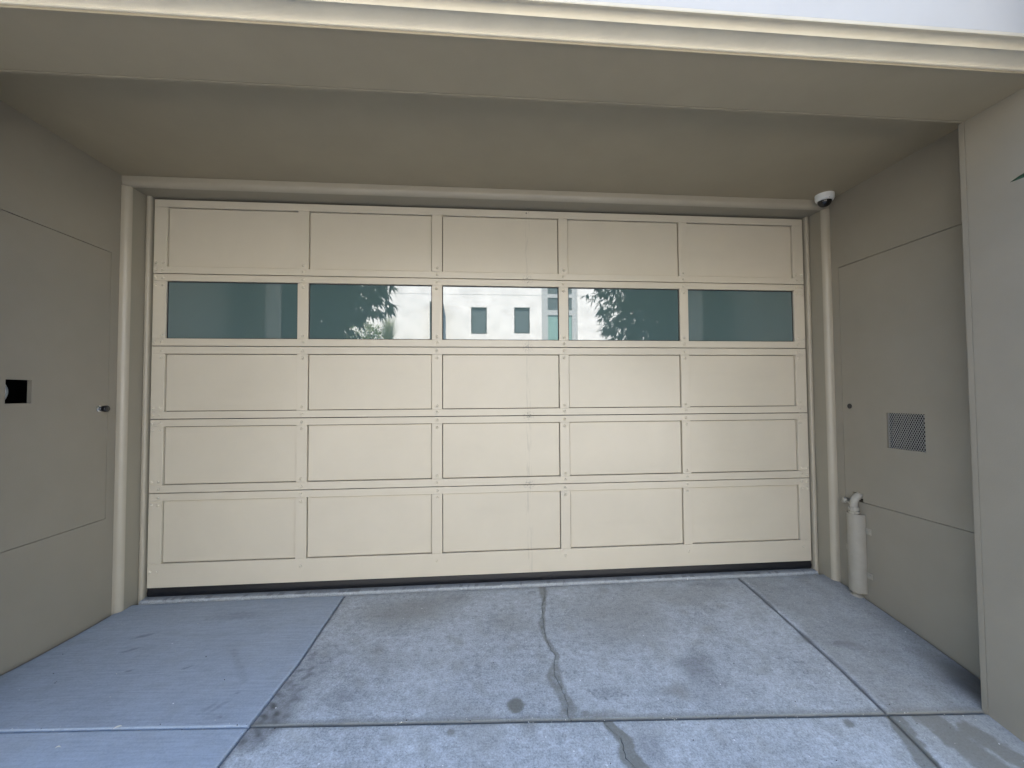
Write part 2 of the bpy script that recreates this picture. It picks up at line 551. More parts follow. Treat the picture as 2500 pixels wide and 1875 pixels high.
def stains_shade(x, y):
    dirt_shade = oil = film = 0.0
    n1 = nn(x, y, 9, 1)
    n2 = nn(x, y, 30, 2)
    n3 = nn(x, y, 85, 4)
    old = x > J1(y)
    # round spots
    oil = max(oil, 0.85 * blob(x, y, 0.004, -1.12, .043, .045, wob=.3, soft=.3, ws=40))
    oil = max(oil, 0.6 * blob(x, y, 0.321, -1.174, .024, .026, soft=.5))
    oil = max(oil, 0.65 * blob(x, y, -0.286, -1.253, .022, .02, soft=.4))
    oil = max(oil, 0.7 * blob(x, y, 1.541, -1.246, .028, .022, soft=.4))
    # crack halo
    if y > -1.212:
        if abs(x - cr1(y)) < .12:
            wl = .011 + .011 * (nn(0, y, 9, 7) + .5) + .022 * max(0, sst(-.80, -.95, y)) + .014 * sst(-.25, -.12, y)
            d = abs(x - cr1(y) - .010 * math.sin(y * 14)) / max(.008, wl)
            oil = max(oil, (.60 + .35 * n2 + .2 * n3) * (1 - sst(.65, 1.2, d + .35 * n2 + .15 * n3)))
    else:
        cx = cr2(y)
        wl = .030 + .10 * max(0, -1.205 - y)
        d = abs(x - cx - .015) / wl
        if d < 2:
            oil = max(oil, .8 * (1 - sst(.7, 1.1, d + .35 * n2)))
    # wet run along the right hand joint in front
    if y < -1.2:
        for (a, b, c_, d_, wd) in ((1.80, -1.205, 1.70, -1.50, .050), (1.97, -1.215, 2.02, -1.6, .085), (2.10, -1.3, 2.25, -1.6, .06)):
            dd, t = seg_d(x, y, a, b, c_, d_)
            oil = max(oil, .72 * (1 - sst(.7, 1.15, dd / wd + .4 * n2)))
        film = max(film, .45 * sst(1.9, 2.2, x))
    # joint soiling
    if old:
        dj = abs(y + 1.205)
        oil = max(oil, .5 * (1 - sst(.010, max(.02, .045 + .02 * n1), dj)) if y > -1.205 else .28 * (1 - sst(.0, .03, dj)))
        dirt_shade = max(dirt_shade, .85 * (1 - sst(.004, .013, abs(y + 1.205))))
        for J in (J1, J2):
            dj = abs(x - J(y))
            dirt_shade = max(dirt_shade, .75 * (1 - sst(.005, max(.010, .020 + .02 * n1), dj)))
        # dark corner of the big slab
        dd, t = seg_d(x, y, -1.10, -1.18, -1.02, -.75)
        dirt_shade = max(dirt_shade, (.85 - .45 * t) * (1 - sst(.03, .17, dd + .06 * n1)) * (0.6 + 1.0 * max(0, n2 + .1)))
        film = max(film, .55 * blob(x, y, -.60, -.30, .42, .22, .2, soft=.8, wob=.5, ws=5))
        film = max(film, .40 * blob(x, y, 1.30, -.22, .55, .20, 0, soft=.8, wob=.5, ws=5))
        film = max(film, .42 * blob(x, y, .75, -.45, .40, .35, 0, soft=.8, wob=.5, ws=5))
        dirt_shade = max(dirt_shade, .42 * blob(x, y, .99, -.91, .15, .12, .5, soft=.8, wob=.5, ws=9))
        dirt_shade = max(dirt_shade, .22 * blob(x, y, .95, -1.05, .30, .12, .2, soft=.8, wob=.6, ws=9))
        dirt_shade = max(dirt_shade, .40 * blob(x, y, 1.98, -.77, .11, .035, -.2, soft=.7, wob=.8, ws=25))
        dirt_shade = max(dirt_shade, .30 * blob(x, y, 1.52, -.13, .16, .05, 0, soft=.7, wob=.7, ws=16))
        dirt_shade = max(dirt_shade, .35 * blob(x, y, .20, -.14, .05, .02, .3, soft=.6, wob=.9, ws=50))
        dirt_shade = max(dirt_shade, .30 * blob(x, y, -.80, -1.04, .09, .05, .3, soft=.8, wob=.8, ws=25))
        dirt_shade = max(dirt_shade, .30 * blob(x, y, .55, -1.33, .07, .10, 0, soft=.8, wob=.6, ws=20))
        dirt_shade = max(dirt_shade, .22 * blob(x, y, -.30, -.16, .10, .05, 0, soft=.7, wob=.8, ws=30))
        # tyre-like scuffs near the right of the crack
        for k in range(5):
            dd, t = seg_d(x, y, .37 + .033 * k, -1.035 - .004 * k, .405 + .038 * k, -1.095 + .004 * k)
            dirt_shade = max(dirt_shade, .5 * (1 - sst(.002, .009, dd)) * (0.4 + max(0, n3 + .4)))
        dirt_shade = max(dirt_shade, .22 * blob(x, y, .46, -1.06, .11, .045, .1, soft=.6, wob=.6, ws=30))
        # dark strip beside the right wall
        dirt_shade = max(dirt_shade, .30 * (1 - sst(.0, .16, 2.50 - x + .06 * n1)) if y > -1.205 else 0)
        film = max(film, .42 * sst(1.78, 1.84, x) + .18 * n1)
        film = max(film, .30 * sst(.1, .6, nn(x, y, 3.1, 21)) + .10 * n2)
        sp = nn(x, y, 60, 9)
        if sp > .45 and n3 > .25:
            dirt_shade = max(dirt_shade, .12)
        if n1 > .2:
            film = max(film, (n1 - .2) * .8)
        dirt_shade = max(dirt_shade, 1.0 * blob(x, y, 2.47, -1.08, .20, .26, .25, soft=.9, wob=.3, ws=9))  # stain plus painted-in shade in the corner behind the outer wall
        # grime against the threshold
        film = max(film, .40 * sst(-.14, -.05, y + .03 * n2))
    else:
        # smears on the smoother slab
        for (cx, cy, rx, ry, a, am) in ((-2.10, -.462, .045, .018, .5, .42), (-2.06, -.61, .040, .013, .5, .38), (-1.98, -.60, .05, .02, 0, .12),
                                        (-1.647, -.794, .022, .006, .6, .5), (-1.918, -.807, .013, .007, .4, .6),
                                        (-1.36, -1.09, .012, .05, -.5, .24), (-1.32, -1.09, .012, .05, -.5, .24),
                                        (-1.29, -1.0, .012, .006, 0, .5), (-1.28, -1.15, .007, .007, 0, .6),
                                        (-1.70, -.28, .16, .05, 0, .22), (-1.45, -.45, .05, .07, 0, .10)):
            dirt_shade = max(dirt_shade, am * blob(x, y, cx, cy, rx, ry, a, soft=.6, wob=.9, ws=55))
        dd, t = seg_d(x, y, -1.50, -.66, -1.30, -.92)
        dirt_shade = max(dirt_shade, .20 * (1 - sst(.008, .024, dd)) * (.5 + max(0, n3) * 1.6))
        film = max(film, .16 * sst(-.45, -.05, y + .12 * n1), .10 * sst(0.0, .6, n1))
        dirt_shade = max(dirt_shade, .25 * (1 - sst(0, .05, x + 2.523)))
    return max(0, min(1, dirt_shade)), max(0, min(1, oil)), max(0, min(1, film))


driveway = thing("driveway", "", None, (0, -0.7, 0), kind='structure')


def slab(xl, xr, ys, cols, M, gl=.0045, gr=.0045, gb=.0045, gf=.0045, bev=.008, stain=True, rnd=(1, 1)):
    """concrete slab between two boundary curves; ys from front (low y) to back; cols = number of columns"""
    bm = bmesh.new()
    la = {k: bm.verts.layers.float.new(k) for k in ("dirt_shade", "oil", "film")}
    ys = list(ys)
    y0, y1 = ys[0] + gf, ys[-1] - gb
    yy = [y0, y0 + bev * .4, y0 + bev] + [y for y in ys[1:-1] if y0 + bev * 1.3 < y < y1 - bev * 1.3] + [y1 - bev, y1 - bev * .4, y1]
    dz_y = [-.005, -.0012, 0] + [0] * (len(yy) - 6) + [0, -.0012, -.005]
    rows = []
    for y, dzy in zip(yy, dz_y):
        a, b = xl(y) + gl, xr(y) - gr
        bl, br = bev * rnd[0], bev * rnd[1]
        xs = [a, a + bl * .4 + 1e-4, a + bl + 2e-4] + [a + bl + (b - a - bl - br) * k / cols for k in range(1, cols)] + [b - br - 2e-4, b - br * .4 - 1e-4, b]
        dx = [-.005 * rnd[0], -.0012 * rnd[0], 0] + [0] * (cols - 1) + [0, -.0012 * rnd[1], -.005 * rnd[1]]
        row = []
        for x, d in zip(xs, dx):
            v = bm.verts.new((x, y, fz(x, y) + min(d, dzy) + .0012 * nn(x, y, 4, 8)))
            if stain:
                s_ = stains_shade(x, y)
                for k, val in zip(("dirt_shade", "oil", "film"), s_):
                    v[la[k]] = val
            row.append(v)
        rows.append(row)
    for A, B in zip(rows, rows[1:]):
        for k in range(len(A) - 1):
            bm.faces.new([A[k], A[k + 1], B[k + 1], B[k]])
    # skirts
    ring = rows[0] + [q[-1] for q in rows[1:-1]] + rows[-1][::-1] + [q[0] for q in rows[-2:0:-1]]
    low = [bm.verts.new(v.co - Vector((0, 0, .03))) for v in ring]
    n = len(ring)
    for k in range(n):
        j = (k + 1) % n
        bm.faces.new([ring[k], low[k], low[j], ring[j]])
    o = finish("concrete_slab", bm, M, driveway, smooth=True)
    o.location = -driveway.location
    return o


def frange(a, b, st):
    n = max(1, int(round((b - a) / st)))
    return [a + (b - a) * k / n for k in range(n + 1)]


yb = frange(-1.205, -.055, .0075)
yf = frange(-1.75, -1.205, .008)
slab(lambda y: -2.523, J1, yb, 150, M_slab_new, gl=.012)
slab(J1, crack1, yb, 170, M_slab_old, gr=.0016, rnd=(1, .15))
slab(crack1, J2, yb, 190, M_slab_old, gl=.0016, rnd=(.15, 1))
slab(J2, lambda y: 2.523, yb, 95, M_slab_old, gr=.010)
slab(lambda y: -3.2, J1, yf, 200, M_slab_new)
slab(J1, crack2, yf, 180, M_slab_old, gr=.0016, rnd=(1, .15))
slab(crack2, J2, yf, 160, M_slab_old, gl=.0016, rnd=(.15, 1))
slab(J2, lambda y: 3.2, yf, 150, M_slab_old)
# the joints are filled with dark grit: one bed under all the slabs
bm = bmesh.new()
xs = [-9, -6, -3.3, -2.6, -1.8, -1, 0, 1, 1.8, 2.6, 3.3, 6, 9]
ys = [-4.4, -3, -2.2, -1.75, -1.5, -1.35, -1.205, -1, -.8, -.6, -.4, -.2, -.05, .25]
g = [[bm.verts.new((x, y, fz(x, y) - .024)) for x in xs] for y in ys]
for a in range(len(ys) - 1):
    for b in range(len(xs) - 1):
        bm.faces.new([g[a][b], g[a][b + 1], g[a + 1][b + 1], g[a + 1][b]])
M_grit = mat("joint_grit", (0.014, 0.015, 0.018), 0.95, 0.1, mottle=(0.4, 60))
o = finish("joint_bed", bm, M_grit, driveway)
o.location = -driveway.location
# threshold: worn concrete lip right under the door
bm = bmesh.new()
la = {k: bm.verts.layers.float.new(k) for k in ("dirt_shade", "oil", "film")}
rows = []
for k in range(400):
    x = -2.45 + 4.9 * k / 399
    e = .006 * nn(x, 0, 6, 1) + .004 * nn(x, 0, 25, 2)
    lip = .006 * max(0, nn(x, 0, 14, 5)) * sst(-1.2, -.4, x)
    pr = [(-.054 + e, fz(x, -.05) - .014), (-.052 + e, fz(x, -.05) + .002), (-.046 + e, -.071 + lip), (-.041 + e, -.066), (.0, -.062), (.12, -.062)]
    row = []
    for y, z in pr:
        v = bm.verts.new((x, y, z))
        v[la["dirt_shade"]] = .58 if y > -.040 else (.10 if y > -.05 else .35)
        v[la["film"]] = .25
        row.append(v)
    rows.append(row)
for A, B in zip(rows, rows[1:]):
    for k in range(5):
        bm.faces.new([A[k], A[k + 1], B[k + 1], B[k]])
o = finish("threshold", bm, M_slab_old, driveway)
o.location = -driveway.location

# sidewalk, kerb, road, far sidewalk and the wide ground sheet
def sheet(name, x0, x1, y0, y1, z, M, nx=1, kind='structure'):
    bm = bmesh.new()
    box(bm, x0, x1, y0, y1, z - .06, z)
    return finish(name, bm, M, None, kind=kind)


sw = thing("sidewalk", "", None, (0, -3, 0), kind='structure')
for k in range(12):
    x0 = -9 + 1.5 * k
    for y0, y1 in ((-3.1, -1.76), (-4.3, -3.11)):
        bm = bmesh.new()
        q = [(x0 + .004, y0), (x0 + 1.496, y0), (x0 + 1.496, y1), (x0 + .004, y1)]
        top = [bm.verts.new((x, y, fz(x, y))) for x, y in q]
        bot = [bm.verts.new((x, y, fz(x, y) - .10)) for x, y in q]
        bm.faces.new(top)
        bm.faces.new(bot[::-1])
        for i in range(4):
            j = (i + 1) % 4
            bm.faces.new([top[i], bot[i], bot[j], top[j]])
        o = finish("paving_slab", bm, M_walk, sw)
        o.location = -sw.location
bm = bmesh.new()
A = []
for x in (-9, -4, 4, 9):
    z = fz(x, -4.3)
    A.append([bm.verts.new(p) for p in ((x, -4.31, z - .3), (x, -4.31, z), (x, -4.44, z), (x, -4.46, z - .14), (x, -4.46, z - .3))])
for P, Q in zip(A, A[1:]):
    for i in range(5):
        j = (i + 1) % 5
        bm.faces.new([P[i], P[j], Q[j], Q[i]])
bm.faces.new(A[0])
bm.faces.new(A[-1][::-1])
finish("kerb", bm, M_walk, None, kind='structure')
sheet("road", -60, 60, -10.0, -4.3, -0.62, M_asphalt)
sheet("far_kerb", -60, 60, -10.15, -10.0, -0.48, M_walk)
sheet("far_sidewalk", -60, 60, -12.4, -10.16, -0.49, M_walk)
sheet("ground", -150, 150, -150, 150, -0.80, M_asphalt)
bm = bmesh.new()
for x0, x1 in ((-60, -9.01), (9.01, 60)):
    box(bm, x0, x1, -4.45, -1.5, -.55, -.02 if x0 < 0 else -.52)
finish("pavement", bm, M_walk, None, kind='structure')

# ------------------------------------------------------------------ the garage building
B = thing("garage_building", "taupe painted building around the garage door, with recessed entry and moulded cornice", "building", (0, 0, 0))
ZC, ZH, XO, XI = 2.79, 2.68, 2.293, 2.523
YH0, YH1 = -1.205, -1.525


def side_wall(s):
    bm = bmesh.new()

    def fn(u_, v_, d): return Vector((s * (XI + d), u_, v_))
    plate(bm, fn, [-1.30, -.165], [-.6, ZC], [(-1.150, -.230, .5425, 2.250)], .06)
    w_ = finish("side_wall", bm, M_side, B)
    # access door
    bm = bmesh.new()
    holes = [(-.805, -.683, 1.282, 1.405)] if s < 0 else [(-.789, -.555, .950, 1.179), (-.372, -.290, .541, .603)]
    us = [-1.147, -.2325]
    vs = [.5455, 2.2465]
    if s > 0:   # notch cut for the pipe
        holes[1] = (-.371, -.292, .50, .603)
        bm2 = bm

    def fn2(u_, v_, d): return Vector((s * (XI + .0005 + d), u_, max(v_, .5455)))
    if s > 0:
        holes[1] = (-.371, -.292, .5455, .603)
    plate(bm, fn2, us, vs, holes, .022)
    d = finish("access_door", bm, M_side, B)
    # dark cupboard behind it
    bm = bmesh.new()
    xs_ = (s * (XI + .061), s * (XI + .46))
    box(bm, min(xs_), max(xs_), -1.29, -.17, .40, 2.40)
    bmesh.ops.delete(bm, geom=[f_ for f_ in bm.faces if abs(f_.calc_center_median().x - s * (XI + .061)) < .002], context='FACES')
    finish("cupboard", bm, M_dark, B)
    return d


dl = side_wall(-1)
dr = side_wall(1)

# notch in the right side wall below the access door lets the pipe through; round knobs
bm = bmesh.new()
lathe(bm, (-XI - .0005, -.292, 1.242), (1, 0, 0), [(0, 0), (.021, 0), (.021, .005), (.014, .009)], 24)
finish("rose", bm, M_chrome, dl, smooth=False)
bm = bmesh.new()
lathe(bm, (-XI + .0, -.292, 1.242), (1, 0, 0), [(.0, .004), (.014, .0045), (.014, .020), (.019, .024), (.0205, .034), (.0205, .046), (.018, .050), (0, .0505)], 24)
finish("knob", bm, M_black, dl, smooth=True)
bm = bmesh.new()
lathe(bm, (XI, -.290, 1.218), (-1, 0, 0), [(.016, -.0004), (.0180, .0012), (.0180, .003), (.014, .0042), (0, .0045)], 24)
finish("lock", bm, M_black, dr, smooth=False)

# expanded metal mesh in the right vent: real strands
bm = bmesh.new()
ny, nz_ = 17, 16
y0, y1, z0, z1 = -.789, -.555, .950, 1.179
py, pz = (y1 - y0) / 16.0, (z1 - z0) / 8.0
xm = XI + .012
segs = set()
for i in range(-1, 18):
    for j in range(-1, 10):
        cy, cz = y0 + (i + .5 * (j % 2)) * py, z0 + j * pz / 1.0 * 0.5 * 2 / 2
cells = []
rowh = (z1 - z0) / 17
for j in range(0, 19):
    for i in range(-1, 18):
        y = y0 + (i + (.5 if j % 2 else 0)) * py
        z = z0 + j * rowh
        for s_ in (-1, 1):
            a = Vector((xm, y, z))
            b = Vector((xm, y + s_ * py / 2, z + rowh))
            if z > z1 - .001 or z < z0 - .001:
                continue
            pts = []
            for p in (a, b):
                pts.append(Vector((p.x, min(max(p.y, y0), y1), min(max(p.z, z0), z1))))
            if (pts[0] - pts[1]).length < .003:
                continue
            dvec = (pts[1] - pts[0]).normalized()
            nrm = Vector((0, -dvec.z, dvec.y)) * .0010
            vs_ = []
            for q in (pts[0] - dvec * .001, pts[1] + dvec * .001):
                for e in (-1, 1):
                    vs_.append(q + nrm * e)
            f0 = [bm.verts.new(v) for v in (vs_[0], vs_[2], vs_[3], vs_[1])]
            f1 = [bm.verts.new(v.co + Vector((.0018, 0, 0))) for v in f0]
            bm.faces.new(f0)
            bm.faces.new(f1[::-1])
            for k in range(4):
                bm.faces.new([f0[k], f1[k], f1[(k + 1) % 4], f0[(k + 1) % 4]])
finish("vent_mesh", bm, M_mesh, dr)

# ceiling of the recess
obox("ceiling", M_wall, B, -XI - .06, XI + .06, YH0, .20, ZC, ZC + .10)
# header beam with thin edge lips
bm = bmesh.new()
extrude_x(bm, [(YH0, ZC + .09), (YH0, ZH), (YH0 - .012, ZH), (YH0 - .013, ZH + .003), (YH0 - .017, ZH + .003), (YH0 - .018, ZH),
               (YH1 + .010, ZH), (YH1 + .009, ZH - .003), (YH1 + .002, ZH - .003), (YH1 + .002, ZH + .3), (YH0 - .02, ZH + .3)], -9, 9)
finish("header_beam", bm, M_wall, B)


# outer walls beside the opening
def outer_wall(s):
    bm = bmesh.new()
    xo = XO
    # cross-section (x, y) with a small bead on the inner corner
    pr = [(xo, YH1), (xo, YH0 - .017), (xo + .003, YH0 - .016), (xo + .003, YH0 - .013), (xo, YH0 - .012), (xo + .001, YH0 + .012), (xo + .004, YH0 + .015), (XI + .30, YH0 + .015),
          (XI + .30, -.9), (9, -.9), (9, YH1)]
    top = ZH - .0
    A = [bm.verts.new((s * x, y, -.9)) for x, y in pr]
    Bv = [bm.verts.new((s * x, y, top)) for x, y in pr]
    n = len(pr)
    for i in range(n):
        j = (i + 1) % n
        bm.faces.new([A[i], A[j], Bv[j], Bv[i]])
    bm.faces.new(A[::-1])
    bm.faces.new(Bv)
    finish("outer_wall", bm, M_side, B)


outer_wall(-1)
outer_wall(1)

# cornice profile (two coves under a fascia)
def cove(p, q, n=10, depth=.45):
    """concave curve from p (bottom) to q (top), y negative outwards"""
    (y0, z0), (y1, z1) = p, q
    out = []
    for k in range(n + 1):
        a = k / n * math.pi / 2
        out.append((y0 + (y1 - y0) * (1 - math.cos(a)), z0 + (z1 - z0) * math.sin(a)))
    return out


pr = [(YH1 + .001, ZH + .006), (YH1 - .004, ZH + .007)]
pr += [(YH1 - .005, ZH + .0085)]
pr += cove((YH1 - .006, ZH + .009), (-1.592, 2.7145))
pr += [(-1.5922, 2.7100), (-1.5955, 2.7100)]
pr += cove((-1.5960, 2.7155), (-1.617, 2.7385))
pr += [(-1.6172, 2.7350), (-1.633, 2.7310), (-1.635, 2.7345), (-1.635, 2.744), (YH1 + .001, 2.744)]
bm = bmesh.new()
extrude_x(bm, pr, -9, 9)
finish("cornice", bm, M_cornice, B)
bm = bmesh.new()
extrude_x(bm, [(-1.5, 2.7445), (-1.635, 2.7445), (-1.635, 2.782), (-1.6325, 2.7835), (-1.6325, 3.02), (-1.5, 3.02)], -9, 9)
finish("fascia", bm, M_facade, B)
# upper storey, garage interior shell and side masses
obox("upper_wall", M_facade, B, -9, 9, -1.63, 8, 3.021, 8.5)
obox("roof", M_walk, B, -9.1, 9.1, -1.75, 8.1, 8.501, 8.75)
bm = bmesh.new()
box(bm, -9, -XI - .47, -.899, 8, -.9, 3.02)
box(bm, XI + .47, 9, -.899, 8, -.9, 3.02)
box(bm, -XI - .469, XI + .469, 7.8, 7.999, -.9, 3.02)
box(bm, -XI - .469, XI + .469, .201, 7.799, 2.90, 3.019)
finish("back_wall", bm, M_dark, B)

# door casing: jamb boards with rounded nose and inner stop bead
def ysel(lo):
    return lambda e: all(abs(v.co.y - lo) < 1e-5 for v in e.verts)


for s in (-1, 1):
    xa, xb = sorted((s * 2.480, s * (XI + .059)))
    obox("door_jamb", M_trim, B, xa, xb, -.1345, .12, -.16, 2.7265)

    def ed(e, s=s): return all(abs(v.co.y + .170) < 1e-5 and abs(v.co.x - s * 2.478) < 1e-5 for v in e.verts)
    xa, xb = sorted((s * 2.478, s * (XI + .059)))
    obox("casing_bead", M_bead, B, xa, xb, -.170, -.135, -.16, 2.7262, bev=.034, seg=8, edges=ed)

    def ed2(e): return all(abs(v.co.y + .026) < 1e-5 for v in e.verts) and abs(e.verts[0].co.x - e.verts[1].co.x) < 1e-6
    xa, xb = sorted((s * 2.450, s * 2.4795))
    obox("stop_bead", M_bead, B, xa, xb, -.026, -.004, -.14, 2.7262, bev=.011, seg=5, edges=ed2)
    obox("stop_jamb", M_trim, B, xa, xb, -.0035, .10, -.14, 2.7262)
obox("door_head", M_trim, B, -XI - .05, XI + .05, -.1345, .12, 2.727, ZC - .0005)
obox("casing_bead", M_bead, B, -XI - .05, XI + .05, -.170, -.135, 2.7265, ZC - .0006, bev=.034, seg=8,
     edges=lambda e: all(abs(v.co.y + .170) < 1e-5 and abs(v.co.z - 2.7265) < 1e-5 for v in e.verts))

# ------------------------------------------------------------------ the garage door
D = thing("garage_door", "wide beige sectional garage door with five rows of five panels and a row of teal glass", "garage door", (0, 0, 0))
W2 = 2.44
rows_z = [0, .646, 1.159, 1.672, 2.185, 2.717]
cols_x = [(-2.354, -1.462), (-1.387, -.504), (-.429, .450), (.522, 1.405), (1.473, 2.353)]
pz = [(.162, .593), (.702, 1.108), (1.212, 1.618), (1.726, 2.134), (2.235, 2.662)]
G = .0026
bolt_me = None


def bolt(parent, x, z):
    global bolt_me
    if bolt_me is None:
        bm = bmesh.new()
        lathe(bm, (0, 0, 0), (0, -1, 0), [(.0110, -.001), (.0110, .0014), (.0090, .0042), (.0055, .0064), (0, .0072)], 12)
        bolt_me = bpy.data.meshes.new("bolt")
        bmesh.ops.recalc_face_normals(bm, faces=bm.faces)
        bm.to_mesh(bolt_me)
        bm.free()
    o = link("bolt", bolt_me, M_door, parent, smooth=True)
    o.location = (x + random.uniform(-.002, .002), 0, z + random.uniform(-.002, .002))


for k in range(5):
    za, zb = rows_z[k] + (G if k else 0), rows_z[k + 1] - G
    pa, pb = pz[k]
    sec = obox("door_section", M_dark, D, -W2 + .01, W2 - .01, .032, .045, za + .004, zb - .004)
    yo = random.uniform(-.0008, .0008)
    for z0, z1 in ((za, pa), (pb, zb)):
        obox("rail", M_door, sec, -W2, W2, yo, .030, z0, z1, bev=.0016, seg=2)
    edges_x = [-W2] + [c for q in cols_x for c in q] + [W2]
    for i in range(0, 12, 2):
        x0, x1 = edges_x[i], edges_x[i + 1]
        obox("stile", M_door, sec, x0, x1, yo + .0004, .030, pa + .0005, pb - .0005, bev=.0014, seg=2)
    for i, (x0, x1) in enumerate(cols_x):
        if k == 3:
            gk = .0035
            obox("glass_pane", M_pane, sec, x0 + gk, x1 - gk, .019, .027, pa + gk, pb - gk, bev=.001)
            # glazing bead round the pane
            bm = bmesh.new()
            for (a, b, c, d) in ((x0 + .0005, x0 + .006, pa + .0005, pb - .0005), (x1 - .006, x1 - .0005, pa + .0005, pb - .0005),
                                 (x0 + .0062, x1 - .0062, pa + .0005, pa + .006), (x0 + .0062, x1 - .0062, pb - .006, pb - .0005)):
                box(bm, a, b, .0150, .0186, c, d)
            finish("gasket", bm, M_rubber, sec)
        else:
            g_ = .0036
            yp = .0150 + random.uniform(-.0008, .0008)
            bm = bmesh.new()
            box(bm, x0 + g_, x1 - g_, yp, .030, pa + g_, pb - g_, bev=.0035, seg=3)
            finish("panel", bm, M_door, sec)
    # carriage bolts: two per stile end
    for i in range(0, 12, 2):
        xc = (edges_x[i] + edges_x[i + 1]) / 2
        xsb = [xc] if 0 < i < 10 else ([-2.378, -2.425] if i == 0 else [2.378, 2.425])
        for xb_ in xsb:
            zz = []
            if k > 0:
                zz += [za + .026, za + .075]
            else:
                zz += [.11]
            if k < 4:
                zz += [zb - .026, zb - .078]
            for z in zz:
                if i in (0, 10) and xb_ in (-2.425, 2.425) and random.random() < .35:
                    continue
                bolt(sec, xb_, z)
# bottom rubber seal
bm = bmesh.new()
n = 160
A = []
for k in range(n + 1):
    x = -W2 + .004 + (2 * W2 - .008) * k / n
    sag = .003 * nn(x, 0, 2.2, 1)
    pr = [(.004, .0), (.002, -.014), (-.004, -.030 + sag), (-.001, -.052 + sag), (.012, -.070), (.034, -.070), (.036, 0)]
    A.append([bm.verts.new((x, y, z)) for y, z in pr])
for P, Q in zip(A, A[1:]):
    for i in range(6):
        bm.faces.new([P[i], P[i + 1], Q[i + 1], Q[i]])
finish("bottom_seal", bm, M_rubber, D, smooth=True)
# small fastener and chip at the top of the middle panel
bm = bmesh.new()
lathe(bm, (.205, 0, 2.694), (0, -1, 0), [(.006, 0), (.006, .004), (0, .005)], 10)
lathe(bm, (.222, 0, 2.701), (0, -1, 0), [(.004, 0), (.004, .003), (0, .004)], 10)
finish("latch_screw", bm, M_chrome, D)

# ------------------------------------------------------------------ security camera
CX, CY = 2.412, -.250
SC = thing("security_camera", "small white dome security camera with black dome under the ceiling by the right wall", "security camera", (CX, CY, ZC))
ax = (0, 0, -1)
bm = bmesh.new()
lathe(bm, (0, 0, 0), ax, [(0, .0005), (.060, .0005), (.0605, .003), (.0600, .030)], 48)
o = finish("mount_ring", bm, M_white, SC, smooth=False)
bm = bmesh.new()
lathe(bm, (0, 0, 0), ax, [(.0585, .0302), (.0598, .0315), (.0590, .036), (.055, .045), (.0465, .051), (.0455, .049), (.044, .040)], 48)
finish("housing", bm, M_white, SC, smooth=True)
bm = bmesh.new()
lathe(bm, (0, 0, 0), ax, [(.0445, .0500)] + [(.0440 * math.cos(a), .0505 + .041 * math.sin(a)) for a in [i * math.pi / 24 for i in range(0, 12)]] + [(0, .0505 + .041)], 40)
finish("dome", bm, M_lens, SC, smooth=True)
bm = bmesh.new()
bmesh.ops.create_icosphere(bm, subdivisions=2, radius=.0022, matrix=Matrix.Translation((-.012, -.0555, -.044)))
finish("screw", bm, M_black, SC)

# ------------------------------------------------------------------ pipe with guard on the right wall
PY = -.328
SP = thing("drain_pipe", "grey painted pipe stub behind a curved metal guard at the foot of the right wall", "pipe", (XI, PY, -.1))
off = Vector((-XI, -PY, .1))


def sp(bm, name, M, smooth=True, parent=None):
    bmesh.ops.translate(bm, verts=bm.verts, vec=off)
    o_ = finish(name, bm, M, SP if parent is None else parent, smooth=smooth)
    return o_


xc = XI - .030
bm = bmesh.new()
arc = [Vector((XI + .055, PY - .012, .583)), Vector((XI + .030, PY - .010, .586))]
for k in range(9):
    a = k / 8 * math.pi / 2
    arc.append(Vector((XI + .022 - .052 * math.sin(a), PY - .008 + .006 * k / 8, .586 - .050 * (1 - math.cos(a)))))
arc += [Vector((xc, PY, .50)), Vector((xc, PY, .40))]
tube(bm, arc, [.026, .026] + [.0245 + (.002 if k % 3 == 0 else 0) for k in range(9)] + [.0245, .0245], n=20)
elb = sp(bm, "elbow", M_pipe)
bm = bmesh.new()
tube(bm, [(xc, PY, .40), (xc, PY, .2), (xc, PY, -.172)], .0245, n=20)
sp(bm, "pipe", M_pipe)
bm = bmesh.new()
lathe(bm, (xc, PY, .478), (0, 0, 1), [(.0245, 0), (.031, .002), (.0315, .020), (.029, .026), (.0245, .028)], 24)
lathe(bm, (xc, PY, .462), (0, 0, 1), [(.0245, 0), (.034, .001), (.034, .012), (.0245, .014)], 8)
sp(bm, "collar", M_pipe, smooth=False)
bm = bmesh.new()
lathe(bm, (XI - .004, PY + .068, .528), (-.9, .35, .2), [(.0, 0), (.012, 0), (.013, .014), (.020, .018), (.021, .034), (.017, .038), (0, .039)], 16)
tube(bm, [(xc, PY + .01, .515), (XI - .02, PY + .055, .530)], .010, n=10)
sp(bm, "side_cap", M_pipe)
# knob foot at the floor
bm = bmesh.new()
lathe(bm, (xc, PY, -.126), (0, 0, 1), [(.045, 0), (.042, .012), (.032, .020), (.0245, .026)], 12)
for v in bm.verts:
    v.co += Vector((random.uniform(-.004, .004), random.uniform(-.004, .004), random.uniform(-.003, .003)))
sp(bm, "foot", M_pipe)
